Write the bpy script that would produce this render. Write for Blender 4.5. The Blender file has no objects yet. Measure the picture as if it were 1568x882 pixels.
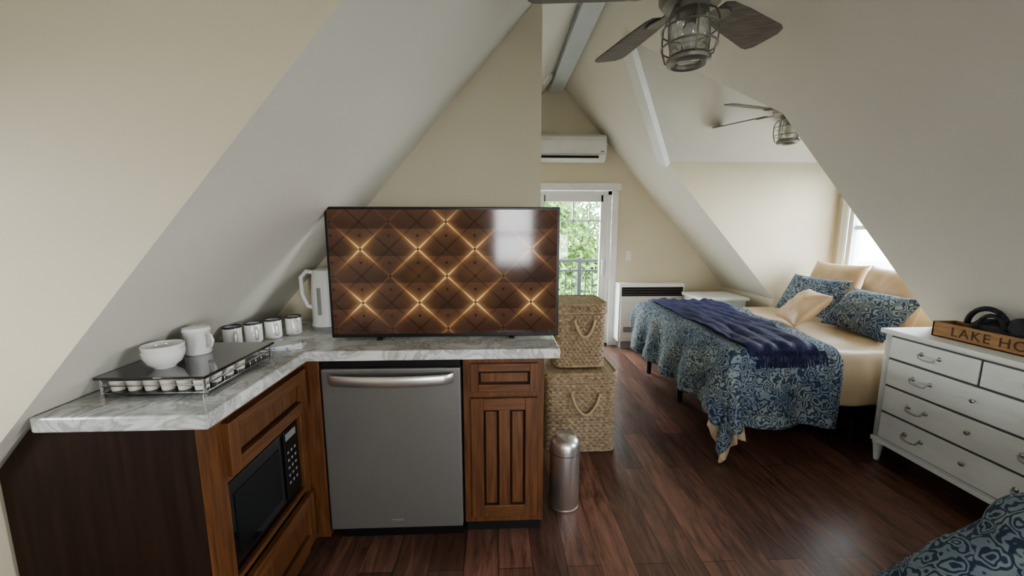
import bpy, bmesh, math, random
from mathutils import Vector, Matrix, noise
random.seed(7)
scene = bpy.context.scene
COL = scene.collection

# ------------------------------------------------------------------ materials
def nn(nt, t, **kw):
    n = nt.nodes.new(t)
    for k, v in kw.items():
        setattr(n, k, v)
    return n

def M(name, col, rough=0.5, metal=0.0, col2=None, nscale=8.0, stretch=(1,1,1), bump=0.0, bscale=60.0,
      detail=4.0, coat=0.0, ramp=(0.35, 0.65), distort=0.0, spec=None):
    m = bpy.data.materials.new(name); m.use_nodes = True
    nt = m.node_tree; b = nt.nodes['Principled BSDF']
    b.inputs['Base Color'].default_value = (*col, 1)
    b.inputs['Roughness'].default_value = rough
    b.inputs['Metallic'].default_value = metal
    b.inputs['Coat Weight'].default_value = coat
    if spec is not None: b.inputs['Specular IOR Level'].default_value = spec
    tc = nn(nt, 'ShaderNodeTexCoord'); mp = nn(nt, 'ShaderNodeMapping')
    mp.inputs['Scale'].default_value = stretch
    nt.links.new(tc.outputs['Object'], mp.inputs['Vector'])
    if col2 is None:
        col2 = tuple(c * 0.96 for c in col)
    nz = nn(nt, 'ShaderNodeTexNoise'); nz.inputs['Scale'].default_value = nscale
    nz.inputs['Detail'].default_value = detail; nz.inputs['Distortion'].default_value = distort
    nt.links.new(mp.outputs[0], nz.inputs['Vector'])
    cr = nn(nt, 'ShaderNodeValToRGB')
    cr.color_ramp.elements[0].position = ramp[0]; cr.color_ramp.elements[0].color = (*col, 1)
    cr.color_ramp.elements[1].position = ramp[1]; cr.color_ramp.elements[1].color = (*col2, 1)
    nt.links.new(nz.outputs['Fac'], cr.inputs['Fac'])
    nt.links.new(cr.outputs['Color'], b.inputs['Base Color'])
    if bump > 0:
        n2 = nn(nt, 'ShaderNodeTexNoise'); n2.inputs['Scale'].default_value = bscale
        nt.links.new(mp.outputs[0], n2.inputs['Vector'])
        bp = nn(nt, 'ShaderNodeBump'); bp.inputs['Strength'].default_value = bump
        bp.inputs['Distance'].default_value = 0.01
        nt.links.new(n2.outputs['Fac'], bp.inputs['Height'])
        nt.links.new(bp.outputs['Normal'], b.inputs['Normal'])
    return m

m_wall = M('cream_wall_paint', (0.73, 0.665, 0.51), 0.6, bump=0.04, bscale=150, nscale=1.5)
m_ceil = M('white_ceiling_paint', (0.76, 0.74, 0.665), 0.6, bump=0.04, bscale=150, nscale=1.5)
m_trim = M('white_trim_paint', (0.82, 0.83, 0.82), 0.4)
m_beam = M('pale_beam_paint', (0.66, 0.71, 0.73), 0.5)
m_white = M('white_enamel', (0.84, 0.84, 0.81), 0.3)
m_ceramic = M('white_ceramic', (0.88, 0.87, 0.85), 0.12, coat=0.5)
m_plastic = M('white_plastic', (0.82, 0.82, 0.79), 0.35)
m_dresser = M('antique_white_paint', (0.80, 0.82, 0.79), 0.45, col2=(0.74, 0.76, 0.73), nscale=14, stretch=(1, 0.3, 1), bump=0.1)
m_black = M('black_plastic', (0.012, 0.012, 0.013), 0.3)
m_blackglass = M('black_glass', (0.01, 0.01, 0.012), 0.04, coat=1.0)
m_dark = M('dark_void', (0.01, 0.009, 0.008), 0.8)
m_chrome = M('chrome', (0.7, 0.7, 0.7), 0.12, 1.0)
m_steel = M('brushed_steel', (0.74, 0.72, 0.69), 0.32, .92, col2=(0.66, 0.64, 0.62), nscale=30, stretch=(1, 1, 14))
m_slate = M('slate_stainless', (0.27, 0.262, 0.25), 0.42, 0.6, col2=(0.245, 0.238, 0.228), nscale=60, stretch=(14, 1, 1))
m_galv = M('galvanised_metal', (0.33, 0.31, 0.28), 0.42, 0.7, col2=(0.22, 0.21, 0.19), nscale=12)
m_blade = M('weathered_fan_blade', (0.23, 0.20, 0.18), 0.5, col2=(0.14, 0.12, 0.11), nscale=10, stretch=(1, 8, 1))
m_wood = M('stained_cabinet_wood', (0.175, 0.076, 0.028), 0.38, col2=(0.095, 0.038, 0.0155), nscale=7, stretch=(9, 9, 0.7), detail=8, coat=0.2, distort=0.6)
m_woodh = M('stained_cabinet_wood_rail', (0.175, 0.076, 0.028), 0.38, col2=(0.105, 0.043, 0.017), nscale=7, stretch=(0.8, 0.8, 9), detail=8, coat=0.2, distort=0.6)
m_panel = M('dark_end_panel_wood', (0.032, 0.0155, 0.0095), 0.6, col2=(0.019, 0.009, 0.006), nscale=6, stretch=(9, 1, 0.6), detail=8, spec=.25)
m_tray = M('tray_oak', (0.36, 0.20, 0.085), 0.55, col2=(0.25, 0.13, 0.05), nscale=8, stretch=(1, 1, 10))
m_letters = M('burnt_letters', (0.06, 0.035, 0.02), 0.7)
m_beige = M('beige_satin', (0.68, 0.53, 0.36), 0.42, col2=(0.62, 0.48, 0.32), nscale=5, bump=0.25, bscale=9)
m_pbeige = M('beige_pillowcase', (0.60, 0.44, 0.28), 0.42, col2=(0.52, 0.37, 0.23), nscale=6, bump=0.3, bscale=12)
m_navy = M('navy_throw', (0.026, 0.030, 0.11), 0.75, col2=(0.014, 0.017, 0.060), nscale=20, bump=0.4, bscale=90)
m_frame = M('dark_bed_frame', (0.012, 0.012, 0.022), 0.5)
m_box = M('box_spring_fabric', (0.02, 0.03, 0.10), 0.8)
m_wicker = M('wicker_cane', (0.47, 0.36, 0.24), 0.6, col2=(0.26, 0.185, 0.115), nscale=45, detail=6, bump=0.3, bscale=150)
m_rope = M('jute_rope', (0.56, 0.43, 0.24), 0.8, bump=0.5, bscale=200)
m_leaf = M('tree_leaf', (0.055, 0.12, 0.02), 0.6, col2=(0.13, 0.22, 0.045), nscale=1.2)
m_bark = M('tree_bark', (0.06, 0.045, 0.03), 0.9)
m_grass = M('gravel_yard', (0.30, 0.285, 0.26), 0.9, nscale=2)
m_deck = M('deck_boards', (0.14, 0.13, 0.12), 0.7)
m_rail = M('black_railing', (0.02, 0.02, 0.022), 0.4)
m_pod = M('coffee_pod_foil', (0.72, 0.68, 0.62), 0.35)
m_grey = M('grey_plastic', (0.30, 0.30, 0.30), 0.4)
m_napkin = M('printed_napkin', (0.78, 0.79, 0.78), 0.8, col2=(0.12, 0.25, 0.5), nscale=22, ramp=(0.56, 0.62))
m_rimband = M('mug_rim_glaze', (0.03, 0.03, 0.035), 0.3)
m_bagblk = M('black_bag_fabric', (0.012, 0.012, 0.016), 0.7, bump=0.3, bscale=120)
m_bulb = M('frosted_bulb', (0.8, 0.78, 0.72), 0.3)

def marble():
    m = bpy.data.materials.new('granite_counter'); m.use_nodes = True
    nt = m.node_tree; b = nt.nodes['Principled BSDF']; L = nt.links.new
    b.inputs['Roughness'].default_value = 0.14
    tc = nn(nt, 'ShaderNodeTexCoord')
    n1 = nn(nt, 'ShaderNodeTexNoise'); n1.inputs['Scale'].default_value = 3.6; n1.inputs['Detail'].default_value = 9; n1.inputs['Distortion'].default_value = 1.6; n1.inputs['Roughness'].default_value = .58
    L(tc.outputs['Object'], n1.inputs['Vector'])
    r1 = nn(nt, 'ShaderNodeValToRGB'); e = r1.color_ramp.elements
    e[0].position = .28; e[0].color = (.27, .29, .29, 1); e[1].position = .64; e[1].color = (.76, .76, .74, 1)
    for p, c in ((.40, (.62, .62, .60, 1)), (.455, (.38, .38, .355, 1)), (.49, (.70, .70, .68, 1)), (.55, (.46, .47, .46, 1)), (.58, (.72, .72, .70, 1))):
        x = r1.color_ramp.elements.new(p); x.color = c
    L(n1.outputs['Fac'], r1.inputs['Fac'])
    L(r1.outputs['Color'], b.inputs['Base Color'])
    return m
m_marble = marble()

def floor_mat():
    m = bpy.data.materials.new('dark_plank_floor'); m.use_nodes = True
    nt = m.node_tree; b = nt.nodes['Principled BSDF']; L = nt.links.new
    tc = nn(nt, 'ShaderNodeTexCoord'); mp = nn(nt, 'ShaderNodeMapping')
    mp.inputs['Rotation'].default_value = (0, 0, math.radians(90))
    L(tc.outputs['Object'], mp.inputs['Vector'])
    br = nn(nt, 'ShaderNodeTexBrick'); br.offset = 0.37; br.offset_frequency = 2
    br.inputs['Scale'].default_value = 1.0; br.inputs['Brick Width'].default_value = 1.1
    br.inputs['Row Height'].default_value = 0.15; br.inputs['Mortar Size'].default_value = 0.0015
    br.inputs['Color1'].default_value = (0.200, 0.108, 0.080, 1)
    br.inputs['Color2'].default_value = (0.080, 0.044, 0.035, 1)
    br.inputs['Mortar'].default_value = (0.02, 0.012, 0.01, 1)
    br.inputs['Bias'].default_value = -0.1
    L(mp.outputs[0], br.inputs['Vector'])
    m2 = nn(nt, 'ShaderNodeMapping'); m2.inputs['Scale'].default_value = (7, 0.9, 1)
    L(tc.outputs['Object'], m2.inputs['Vector'])
    nz = nn(nt, 'ShaderNodeTexNoise'); nz.inputs['Scale'].default_value = 3.2; nz.inputs['Detail'].default_value = 10; nz.inputs['Distortion'].default_value = 1.4; nz.inputs['Roughness'].default_value = .62
    L(m2.outputs[0], nz.inputs['Vector'])
    r = nn(nt, 'ShaderNodeValToRGB'); e = r.color_ramp.elements
    e[0].position = .3; e[0].color = (.45, .43, .43, 1); e[1].position = .72; e[1].color = (1.85, 1.7, 1.6, 1)
    L(nz.outputs['Fac'], r.inputs['Fac'])
    mx = nn(nt, 'ShaderNodeMix', data_type='RGBA', blend_type='MULTIPLY'); mx.inputs[0].default_value = 1
    L(br.outputs['Color'], mx.inputs[6]); L(r.outputs['Color'], mx.inputs[7])
    L(mx.outputs[2], b.inputs['Base Color'])
    rr = nn(nt, 'ShaderNodeMapRange'); rr.inputs[3].default_value = .24; rr.inputs[4].default_value = .42
    L(nz.outputs['Fac'], rr.inputs[0]); L(rr.outputs[0], b.inputs['Roughness'])
    b.inputs['Specular IOR Level'].default_value = .65
    bp = nn(nt, 'ShaderNodeBump'); bp.inputs['Strength'].default_value = .25; bp.inputs['Distance'].default_value = .004
    L(nz.outputs['Fac'], bp.inputs['Height']); L(bp.outputs[0], b.inputs['Normal'])
    return m
m_floor = floor_mat()

def paisley():
    m = bpy.data.materials.new('blue_paisley_fabric'); m.use_nodes = True
    nt = m.node_tree; b = nt.nodes['Principled BSDF']; L = nt.links.new
    b.inputs['Roughness'].default_value = .8
    tc = nn(nt, 'ShaderNodeTexCoord')
    nz = nn(nt, 'ShaderNodeTexNoise'); nz.inputs['Scale'].default_value = 11; nz.inputs['Detail'].default_value = 2
    L(tc.outputs['Object'], nz.inputs['Vector'])
    sc = nn(nt, 'ShaderNodeVectorMath', operation='SCALE'); sc.inputs['Scale'].default_value = .15
    L(nz.outputs['Color'], sc.inputs[0])
    ad = nn(nt, 'ShaderNodeVectorMath', operation='ADD'); L(tc.outputs['Object'], ad.inputs[0]); L(sc.outputs[0], ad.inputs[1])
    v = nn(nt, 'ShaderNodeTexVoronoi'); v.inputs['Scale'].default_value = 14
    L(ad.outputs[0], v.inputs['Vector'])
    mu = nn(nt, 'ShaderNodeMath', operation='MULTIPLY'); mu.inputs[1].default_value = 26
    L(v.outputs['Distance'], mu.inputs[0])
    si = nn(nt, 'ShaderNodeMath', operation='SINE'); L(mu.outputs[0], si.inputs[0])
    r = nn(nt, 'ShaderNodeValToRGB'); e = r.color_ramp.elements
    e[0].position = .36; e[0].color = (.032, .055, .095, 1); e[1].position = .66; e[1].color = (.24, .29, .32, 1)
    mr = nn(nt, 'ShaderNodeMapRange'); mr.inputs[1].default_value = -1
    L(si.outputs[0], mr.inputs[0]); L(mr.outputs[0], r.inputs['Fac'])
    n3 = nn(nt, 'ShaderNodeTexNoise'); n3.inputs['Scale'].default_value = 5; L(tc.outputs['Object'], n3.inputs['Vector'])
    r3 = nn(nt, 'ShaderNodeValToRGB'); e = r3.color_ramp.elements
    e[0].position = .4; e[0].color = (.75, .8, .9, 1); e[1].position = .6; e[1].color = (1.2, 1.12, 1.02, 1)
    L(n3.outputs['Fac'], r3.inputs['Fac'])
    mx = nn(nt, 'ShaderNodeMix', data_type='RGBA', blend_type='MULTIPLY'); mx.inputs[0].default_value = 1
    L(r.outputs['Color'], mx.inputs[6]); L(r3.outputs['Color'], mx.inputs[7])
    L(mx.outputs[2], b.inputs['Base Color'])
    return m
m_paisley = paisley()

def glass_mat(name='window_glass', tint=(.97, .98, .98), refl=.12):
    m = bpy.data.materials.new(name); m.use_nodes = True
    nt = m.node_tree; nt.nodes.clear(); L = nt.links.new
    o = nn(nt, 'ShaderNodeOutputMaterial'); t = nn(nt, 'ShaderNodeBsdfTransparent'); t.inputs[0].default_value = (*tint, 1)
    g = nn(nt, 'ShaderNodeBsdfGlossy'); g.inputs['Roughness'].default_value = .03
    lw = nn(nt, 'ShaderNodeLayerWeight'); lw.inputs[0].default_value = .25
    mu = nn(nt, 'ShaderNodeMath', operation='MULTIPLY_ADD'); mu.inputs[1].default_value = .5; mu.inputs[2].default_value = refl * .4
    L(lw.outputs['Fresnel'], mu.inputs[0])
    mx = nn(nt, 'ShaderNodeMixShader'); L(mu.outputs[0], mx.inputs[0]); L(t.outputs[0], mx.inputs[1]); L(g.outputs[0], mx.inputs[2])
    L(mx.outputs[0], o.inputs[0])
    return m
m_glass = glass_mat()
m_jar = glass_mat('lantern_glass', (.86, .88, .87), .5)

def tv_mat():
    m = bpy.data.materials.new('tv_screen_picture'); m.use_nodes = True
    nt = m.node_tree; b = nt.nodes['Principled BSDF']; L = nt.links.new
    tc = nn(nt, 'ShaderNodeTexCoord'); sp = nn(nt, 'ShaderNodeSeparateXYZ'); L(tc.outputs['UV'], sp.inputs[0])
    def math_(op, a, bb=None, cc=None):
        n = nn(nt, 'ShaderNodeMath', operation=op)
        for i, x in enumerate((a, bb, cc)):
            if x is None: continue
            if isinstance(x, (int, float)): n.inputs[i].default_value = x
            else: L(x, n.inputs[i])
        return n.outputs[0]
    U = math_('MULTIPLY', sp.outputs[0], 348.0); V = math_('MULTIPLY', sp.outputs[1], 190.0)
    uu = math_('DIVIDE', math_('SUBTRACT', U, 47.0), 87.0)
    vv = math_('DIVIDE', math_('SUBTRACT', V, 49.0), 82.0)
    def fr(a):
        return math_('ABSOLUTE', math_('SUBTRACT', math_('FRACT', math_('ADD', a, 10.5)), 0.5))
    def tri(f, w): return math_('MAXIMUM', math_('SUBTRACT', 1.0, math_('DIVIDE', f, w)), 0.0)
    s = math_('ADD', uu, vv); d = math_('SUBTRACT', uu, vv)
    fs, fd = fr(s), fr(d)
    lines = math_('MAXIMUM', tri(fs, .030), tri(fd, .030))
    halo = math_('MAXIMUM', tri(fs, .20), tri(fd, .20))
    gs, gd = fr(math_('ADD', s, .5)), fr(math_('ADD', d, .5))
    cl = math_('MAXIMUM', tri(gs, .03), tri(gd, .03))
    glow = None
    for (cx, cy, w, sg) in [(47, 131, .80, 700), (135, 131, .8, 1000), (222, 131, .8, 1000), (310, 131, .6, 700), (47, 49, .95, 700), (135, 49, .85, 1000), (222, 49, .9, 1000), (310, 49, .9, 700),
                        (135, 92, .75, 1000), (222, 92, .7, 1000), (178, 165, .7, 800), (178, 80, .6, 1000), (178, 120, .5, 800), (178, 20, .45, 500), (178, 90, .8, 600)]:
        dx = math_('SUBTRACT', U, float(cx)); dy = math_('SUBTRACT', V, float(cy))
        r2 = math_('ADD', math_('MULTIPLY', dx, dx), math_('MULTIPLY', dy, dy))
        g = math_('MULTIPLY', math_('EXPONENT', math_('DIVIDE', r2, -float(sg))), float(w))
        glow = g if glow is None else math_('MAXIMUM', glow, g)
    b1 = math_('ABSOLUTE', math_('SUBTRACT', math_('FRACT', math_('ADD', math_('MULTIPLY', uu, 2.0), 10.5)), .5))
    b2 = math_('ABSOLUTE', math_('SUBTRACT', math_('FRACT', math_('ADD', math_('MULTIPLY', vv, 4.0), 10.5)), .5))
    bd = math_('ADD', math_('MULTIPLY', math_('MULTIPLY', b1, b1), 1892.0), math_('MULTIPLY', math_('MULTIPLY', b2, b2), 420.0))
    btn = math_('LESS_THAN', bd, 4.5)
    cell = math_('FRACT', math_('ADD', math_('MULTIPLY', vv, 2.0), 10.25))
    nz = nn(nt, 'ShaderNodeTexNoise'); nz.inputs['Scale'].default_value = 3
    L(tc.outputs['UV'], nz.inputs['Vector'])
    base = nn(nt, 'ShaderNodeValToRGB'); e = base.color_ramp.elements
    e[0].color = (.026, .012, .008, 1); e[1].color = (.125, .060, .034, 1); e[0].position = .15; e[1].position = .95
    f1 = math_('ADD', math_('MULTIPLY', nz.outputs['Fac'], .55), math_('MULTIPLY', cell, .35))
    f1 = math_('SUBTRACT', f1, math_('MULTIPLY', cl, .35)); f1 = math_('ADD', f1, math_('MULTIPLY', lines, .25)); f1 = math_('SUBTRACT', f1, btn)
    L(f1, base.inputs['Fac'])
    w1 = math_('MULTIPLY', math_('MULTIPLY', lines, glow), .75)
    w2 = math_('MULTIPLY', math_('MULTIPLY', math_('POWER', halo, 2.0), glow), .42)
    w3 = math_('MULTIPLY', math_('MULTIPLY', glow, glow), .12)
    ht = math_('MULTIPLY', math_('ADD', math_('ADD', w1, w2), w3), math_('SUBTRACT', 1.0, math_('MULTIPLY', btn, .85)))
    hot = nn(nt, 'ShaderNodeValToRGB'); e = hot.color_ramp.elements
    e[0].color = (0, 0, 0, 1); e[1].color = (.80, .58, .28, 1)
    x = hot.color_ramp.elements.new(.4); x.color = (.25, .135, .05, 1)
    L(ht, hot.inputs['Fac'])
    add = nn(nt, 'ShaderNodeMix', data_type='RGBA', blend_type='ADD'); add.inputs[0].default_value = 1
    L(base.outputs['Color'], add.inputs[6]); L(hot.outputs['Color'], add.inputs[7])
    b.inputs['Base Color'].default_value = (.008, .008, .008, 1)
    b.inputs['Roughness'].default_value = .09
    L(add.outputs[2], b.inputs['Emission Color']); b.inputs['Emission Strength'].default_value = 1.0
    return m
m_tv = tv_mat()

# ------------------------------------------------------------------ geometry helpers
def obj_from_bm(name, bm, mat, smooth=False, col=None):
    me = bpy.data.meshes.new(name); bm.normal_update(); bm.to_mesh(me); bm.free()
    if mat: me.materials.append(mat)
    o = bpy.data.objects.new(name, me); COL.objects.link(o)
    if smooth:
        for p in me.polygons: p.use_smooth = True
    return o

def mesh(name, verts, faces, mat, smooth=False):
    me = bpy.data.meshes.new(name); me.from_pydata([tuple(v) for v in verts], [], faces); me.update()
    if mat: me.materials.append(mat)
    o = bpy.data.objects.new(name, me); COL.objects.link(o)
    if smooth:
        for p in me.polygons: p.use_smooth = True
    return o

def box(name, x0, x1, y0, y1, z0, z1, mat, bev=0.003, seg=2):
    bm = bmesh.new(); bmesh.ops.create_cube(bm, size=1)
    for v in bm.verts:
        v.co = Vector((x0 + (v.co.x + .5) * (x1 - x0), y0 + (v.co.y + .5) * (y1 - y0), z0 + (v.co.z + .5) * (z1 - z0)))
    if bev > 0:
        b = min(bev, .45 * min(abs(x1 - x0), abs(y1 - y0), abs(z1 - z0)))
        bmesh.ops.bevel(bm, geom=bm.edges[:], offset=b, segments=seg, profile=.5, affect='EDGES')
    bmesh.ops.recalc_face_normals(bm, faces=bm.faces[:])
    return obj_from_bm(name, bm, mat)

def prism(name, pts, fn, d0, d1, mat, bev=0.0):
    bm = bmesh.new()
    a = [bm.verts.new(fn(u, v, d0)) for u, v in pts]; b = [bm.verts.new(fn(u, v, d1)) for u, v in pts]
    bm.faces.new(a); bm.faces.new(b[::-1]); n = len(pts)
    for i in range(n):
        bm.faces.new((a[i], b[i], b[(i + 1) % n], a[(i + 1) % n]))
    bmesh.ops.recalc_face_normals(bm, faces=bm.faces[:])
    if bev: bmesh.ops.bevel(bm, geom=bm.edges[:], offset=bev, segments=2, profile=.5, affect='EDGES')
    return obj_from_bm(name, bm, mat)

def lathe(name, prof, c, mat, n=40, smooth=True, rot=None):
    verts = []; faces = []; k = len(prof)
    for i in range(n):
        a = 2 * math.pi * i / n
        for r, z in prof:
            verts.append(Vector((r * math.cos(a), r * math.sin(a), z)))
    for i in range(n):
        for j in range(k - 1):
            a = i * k + j; b = ((i + 1) % n) * k + j
            faces.append((a, b, b + 1, a + 1))
    if rot is not None: verts = [rot @ v for v in verts]
    verts = [v + Vector(c) for v in verts]
    o = mesh(name, verts, faces, mat, smooth)
    bm = bmesh.new(); bm.from_mesh(o.data); bmesh.ops.remove_doubles(bm, verts=bm.verts[:], dist=1e-5)
    bmesh.ops.recalc_face_normals(bm, faces=bm.faces[:]); bm.to_mesh(o.data); bm.free()
    if smooth:
        for p in o.data.polygons: p.use_smooth = True
        o.data.set_sharp_from_angle(angle=math.radians(40))
    return o

def tube(name, pts, r, mat, n=8, closed=False):
    pts = [Vector(p) for p in pts]; N = len(pts); verts = []; faces = []
    prev = None
    for i, p in enumerate(pts):
        if closed: t = (pts[(i + 1) % N] - pts[i - 1])
        else: t = pts[min(i + 1, N - 1)] - pts[max(i - 1, 0)]
        t.normalize()
        if prev is None:
            up = Vector((0, 0, 1)) if abs(t.z) < .9 else Vector((1, 0, 0))
            s = t.cross(up).normalized()
        else:
            s = (prev - t * prev.dot(t))
            s = s.normalized() if s.length > 1e-6 else t.orthogonal().normalized()
        prev = s; u = s.cross(t)
        for k in range(n):
            a = 2 * math.pi * k / n
            verts.append(p + s * (r * math.cos(a)) + u * (r * math.sin(a)))
    for i in range(N if closed else N - 1):
        for k in range(n):
            a = i * n + k; b = i * n + (k + 1) % n; j = (i + 1) % N
            faces.append((a, b, j * n + (k + 1) % n, j * n + k))
    if not closed:
        faces.append(tuple(range(n))[::-1]); faces.append(tuple((N - 1) * n + k for k in range(n)))
    return mesh(name, verts, faces, mat, True)

def circle(c, r, n=32, ax='z'):
    out = []
    for i in range(n):
        a = 2 * math.pi * i / n; x, y = r * math.cos(a), r * math.sin(a)
        out.append((c[0] + x, c[1] + y, c[2]) if ax == 'z' else ((c[0] + x, c[1], c[2] + y) if ax == 'y' else (c[0], c[1] + x, c[2] + y)))
    return out

def group(name, parts, loc=(0, 0, 0)):
    e = bpy.data.objects.new(name, None); COL.objects.link(e); e.empty_display_size = .1
    e.location = loc
    for p in parts:
        p.parent = e
        p.matrix_parent_inverse = Matrix.Translation(-Vector(loc))
    return e

def join(name, parts):
    mats = []; bm = bmesh.new()
    out = bpy.data.meshes.new(name)
    for p in parts:
        me = p.data; idx = []
        for mt in me.materials:
            if mt not in mats: mats.append(mt)
            idx.append(mats.index(mt))
        me.transform(p.matrix_basis)
        for poly in me.polygons: poly.material_index = idx[poly.material_index] if idx else 0
        bm.from_mesh(me)
    bm.to_mesh(out); bm.free()
    for mt in mats: out.materials.append(mt)
    for p in parts: bpy.data.objects.remove(p)
    o = bpy.data.objects.new(name, out); COL.objects.link(o)
    return o

# ------------------------------------------------------------------ room shell
RX, RZ = 0.70, 3.20
MR, ML = 1.13, 1.14
zR = lambda x: RZ - MR * (x - RX)
zL = lambda x: RZ - ML * (RX - x)
xR = lambda z: RX + (RZ - z) / MR
xL = lambda z: RX - (RZ - z) / ML
roof = lambda x: zR(x) if x > RX else zL(x)
KR, KL = 2.87, -1.42
YF, YB, YP = 4.82, -2.6, 2.25
PX = 0.25
EZ, DZ = 2.12, 2.85
XW, XWL = 3.45, -2.05
D1 = (2.32, 3.90); D2 = (-.45, 1.10); D3 = (-.45, 1.03)
W1 = (2.48, 3.76, .92, 2.04); W2 = (-.20, .85, .85, 2.0); W3 = (-.05, .50, 1.0, 1.85)

mesh('floor', [(-2.3, YB - .1, 0), (3.6, YB - .1, 0), (3.6, YF + .15, 0), (-2.3, YF + .15, 0)], [(0, 1, 2, 3)], m_floor)

def multi(name, polys, mat, th=0.0, off=None):
    v = []; f = []
    for p in polys:
        f.append(tuple(range(len(v), len(v) + len(p)))); v += p
    return mesh(name, v, f, mat)

def slope_side(xr, zf, K, dorms, y0, y1):
    polys = []; cur = y0
    S = lambda x, y: (x, y, zf(x))
    for (a, b) in dorms:
        polys.append([S(RX, cur), S(RX, a), S(K, a), S(K, cur)])
        ex, dx = xr(EZ), xr(DZ); mid = (a + b) / 2
        polys.append([S(RX, a), S(RX, mid), S(dx, mid), S(ex, a)])
        polys.append([S(RX, mid), S(RX, b), S(ex, b), S(dx, mid)])
        cur = b
    polys.append([S(RX, cur), S(RX, y1), S(K, y1), S(K, cur)])
    return polys
multi('ceiling', slope_side(xR, zR, KR, [D2, D1], YB, YF) +
      slope_side(xL, zL, KL, [D3], YB, YP) +
      [[(RX, YP, RZ), (RX, YF, RZ), (PX, YF, zL(PX)), (PX, YP, zL(PX))]], m_ceil)

def dormer(tag, xr, K, zf, X, D):
    a, b = D; mid = (a + b) / 2; ex, dx = xr(EZ), xr(DZ)
    multi('ceiling_dormer_' + tag, [[(dx, mid, DZ), (X, mid, DZ), (X, b, EZ), (ex, b, EZ)], [(dx, mid, DZ), (ex, a, EZ), (X, a, EZ), (X, mid, DZ)]], m_ceil)
    multi('wall_dormer_cheeks_' + tag, [[(ex, y, EZ), (X, y, EZ), (X, y, 0), (K, y, 0), (K, y, zf(K))] for y in (a, b)], m_wall)
dormer('bed', xR, KR, zR, XW, D1); dormer('right', xR, KR, zR, XW, D2); dormer('left', xL, KL, zL, XWL, D3)

def dwall(name, X, D, hole):
    a, b = D; mid = (a + b) / 2
    rf = lambda y: DZ - (DZ - EZ) * abs(y - mid) / ((b - a) / 2)
    h0, h1, z0, z1 = hole
    P = lambda y, z: (X, y, z)
    ps = [[P(a, 0), P(h0, 0), P(h0, rf(h0)), P(a, EZ)], [P(h1, 0), P(b, 0), P(b, EZ), P(h1, rf(h1))],
          [P(h0, 0), P(h1, 0), P(h1, z0), P(h0, z0)], [P(h0, z1), P(h1, z1), P(h1, rf(h1)), P(mid, DZ), P(h0, rf(h0))]]
    multi(name, ps, m_wall)
dwall('wall_dormer_end_bed', XW, D1, W1)
dwall('wall_dormer_end_right', XW, D2, W2)
dwall('wall_dormer_end_left', XWL, D3, W3)
multi('wall_right', [[(KR, y0, 0), (KR, y1, 0), (KR, y1, zR(KR)), (KR, y0, zR(KR))] for y0, y1 in ((YB, D2[0]), (D2[1], D1[0]), (D1[1], YF))], m_wall)
multi('wall_left', [[(KL, y0, 0), (KL, y1, 0), (KL, y1, zL(KL)), (KL, y0, zL(KL))] for y0, y1 in ((YB, D3[0]), (D3[1], YP))], m_wall)
def gwall(name, Y, cols):
    ps = []
    for (a, b, z0, z1) in cols:
        segs = [(a, RX), (RX, b)] if a < RX < b and z1 is None else [(a, b)]
        for (p, q) in segs:
            ps.append([(p, Y, z0), (q, Y, z0), (q, Y, z1 if z1 is not None else roof(q)), (p, Y, z1 if z1 is not None else roof(p))])
    multi(name, ps, m_wall)
DX0, DX1, DTOP = .48, 1.41, 1.93
gwall('wall_far', YF, [(PX, DX0, 0, None), (DX0, DX1, DTOP, None), (DX1, KR, 0, None)])
gwall('wall_kitchen', YP, [(KL, PX, 0, None)])
multi('wall_bathroom', [[(PX, YP, 0), (PX, YF, 0), (PX, YF, zL(PX)), (PX, YP, zL(PX))]], m_wall)
gwall('wall_rear', YB, [(KL, -.05, 0, None), (-.05, .60, 0, .85), (-.05, .60, 1.95, None), (.60, 1.2, 0, None), (1.2, 2.3, 0, .5), (1.2, 2.3, 1.38, None), (2.3, KR, 0, None)])
box('trim_1', .62, .78, YB, YF, 3.04, 3.13, m_beam, .004)
mid1 = sum(D1) / 2
def strip(name, p, q, w, d, mat):
    p = Vector(p); q = Vector(q); t = (q - p).normalized()
    nrm = Vector((MR, 0, 1)).normalized()
    s = t.cross(nrm).normalized()
    v = []
    for b in (p, q):
        for k, l in ((-1, 0), (1, 0), (1, -1), (-1, -1)):
            v.append(b + s * (k * w / 2) + nrm * (l * d))
    return mesh(name, v, [(0, 1, 2, 3), (7, 6, 5, 4), (0, 4, 5, 1), (1, 5, 6, 2), (2, 6, 7, 3), (3, 7, 4, 0)], mat)
strip('trim_2', (xR(DZ) - .02, mid1, DZ + .02), (xR(EZ), D1[1], EZ), .12, .05, m_trim)

t1 = [box('jamb_left', DX0 - .09, DX0, YF - .02, YF, 0, DTOP + .09, m_trim), box('jamb_right', DX1, DX1 + .075, YF - .02, YF, 0, DTOP + .002, m_trim),
      box('head_casing', DX0 - .09, DX1 + .10, YF - .028, YF, DTOP, DTOP + .085, m_trim)]
group('trim_3', t1)
box('baseboard_far', DX1 + .075, KR, YF - .015, YF, 0, .11, m_trim)
box('baseboard_right', KR - .015, KR, D1[1], YF, 0, .11, m_trim)
dp = []
yy0, yy1 = YF + .02, YF + .07
dp.append(box('frame_left', DX0, DX0 + .05, YF, YF + .12, 0, DTOP, m_trim)); dp.append(box('frame_right', DX1 - .05, DX1, YF, YF + .12, 0, DTOP, m_trim))
dp.append(box('frame_top', DX0, DX1, YF, YF + .12, DTOP - .05, DTOP, m_trim)); dp.append(box('sill', DX0, DX1, YF, YF + .12, 0, .03, m_trim))
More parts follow.
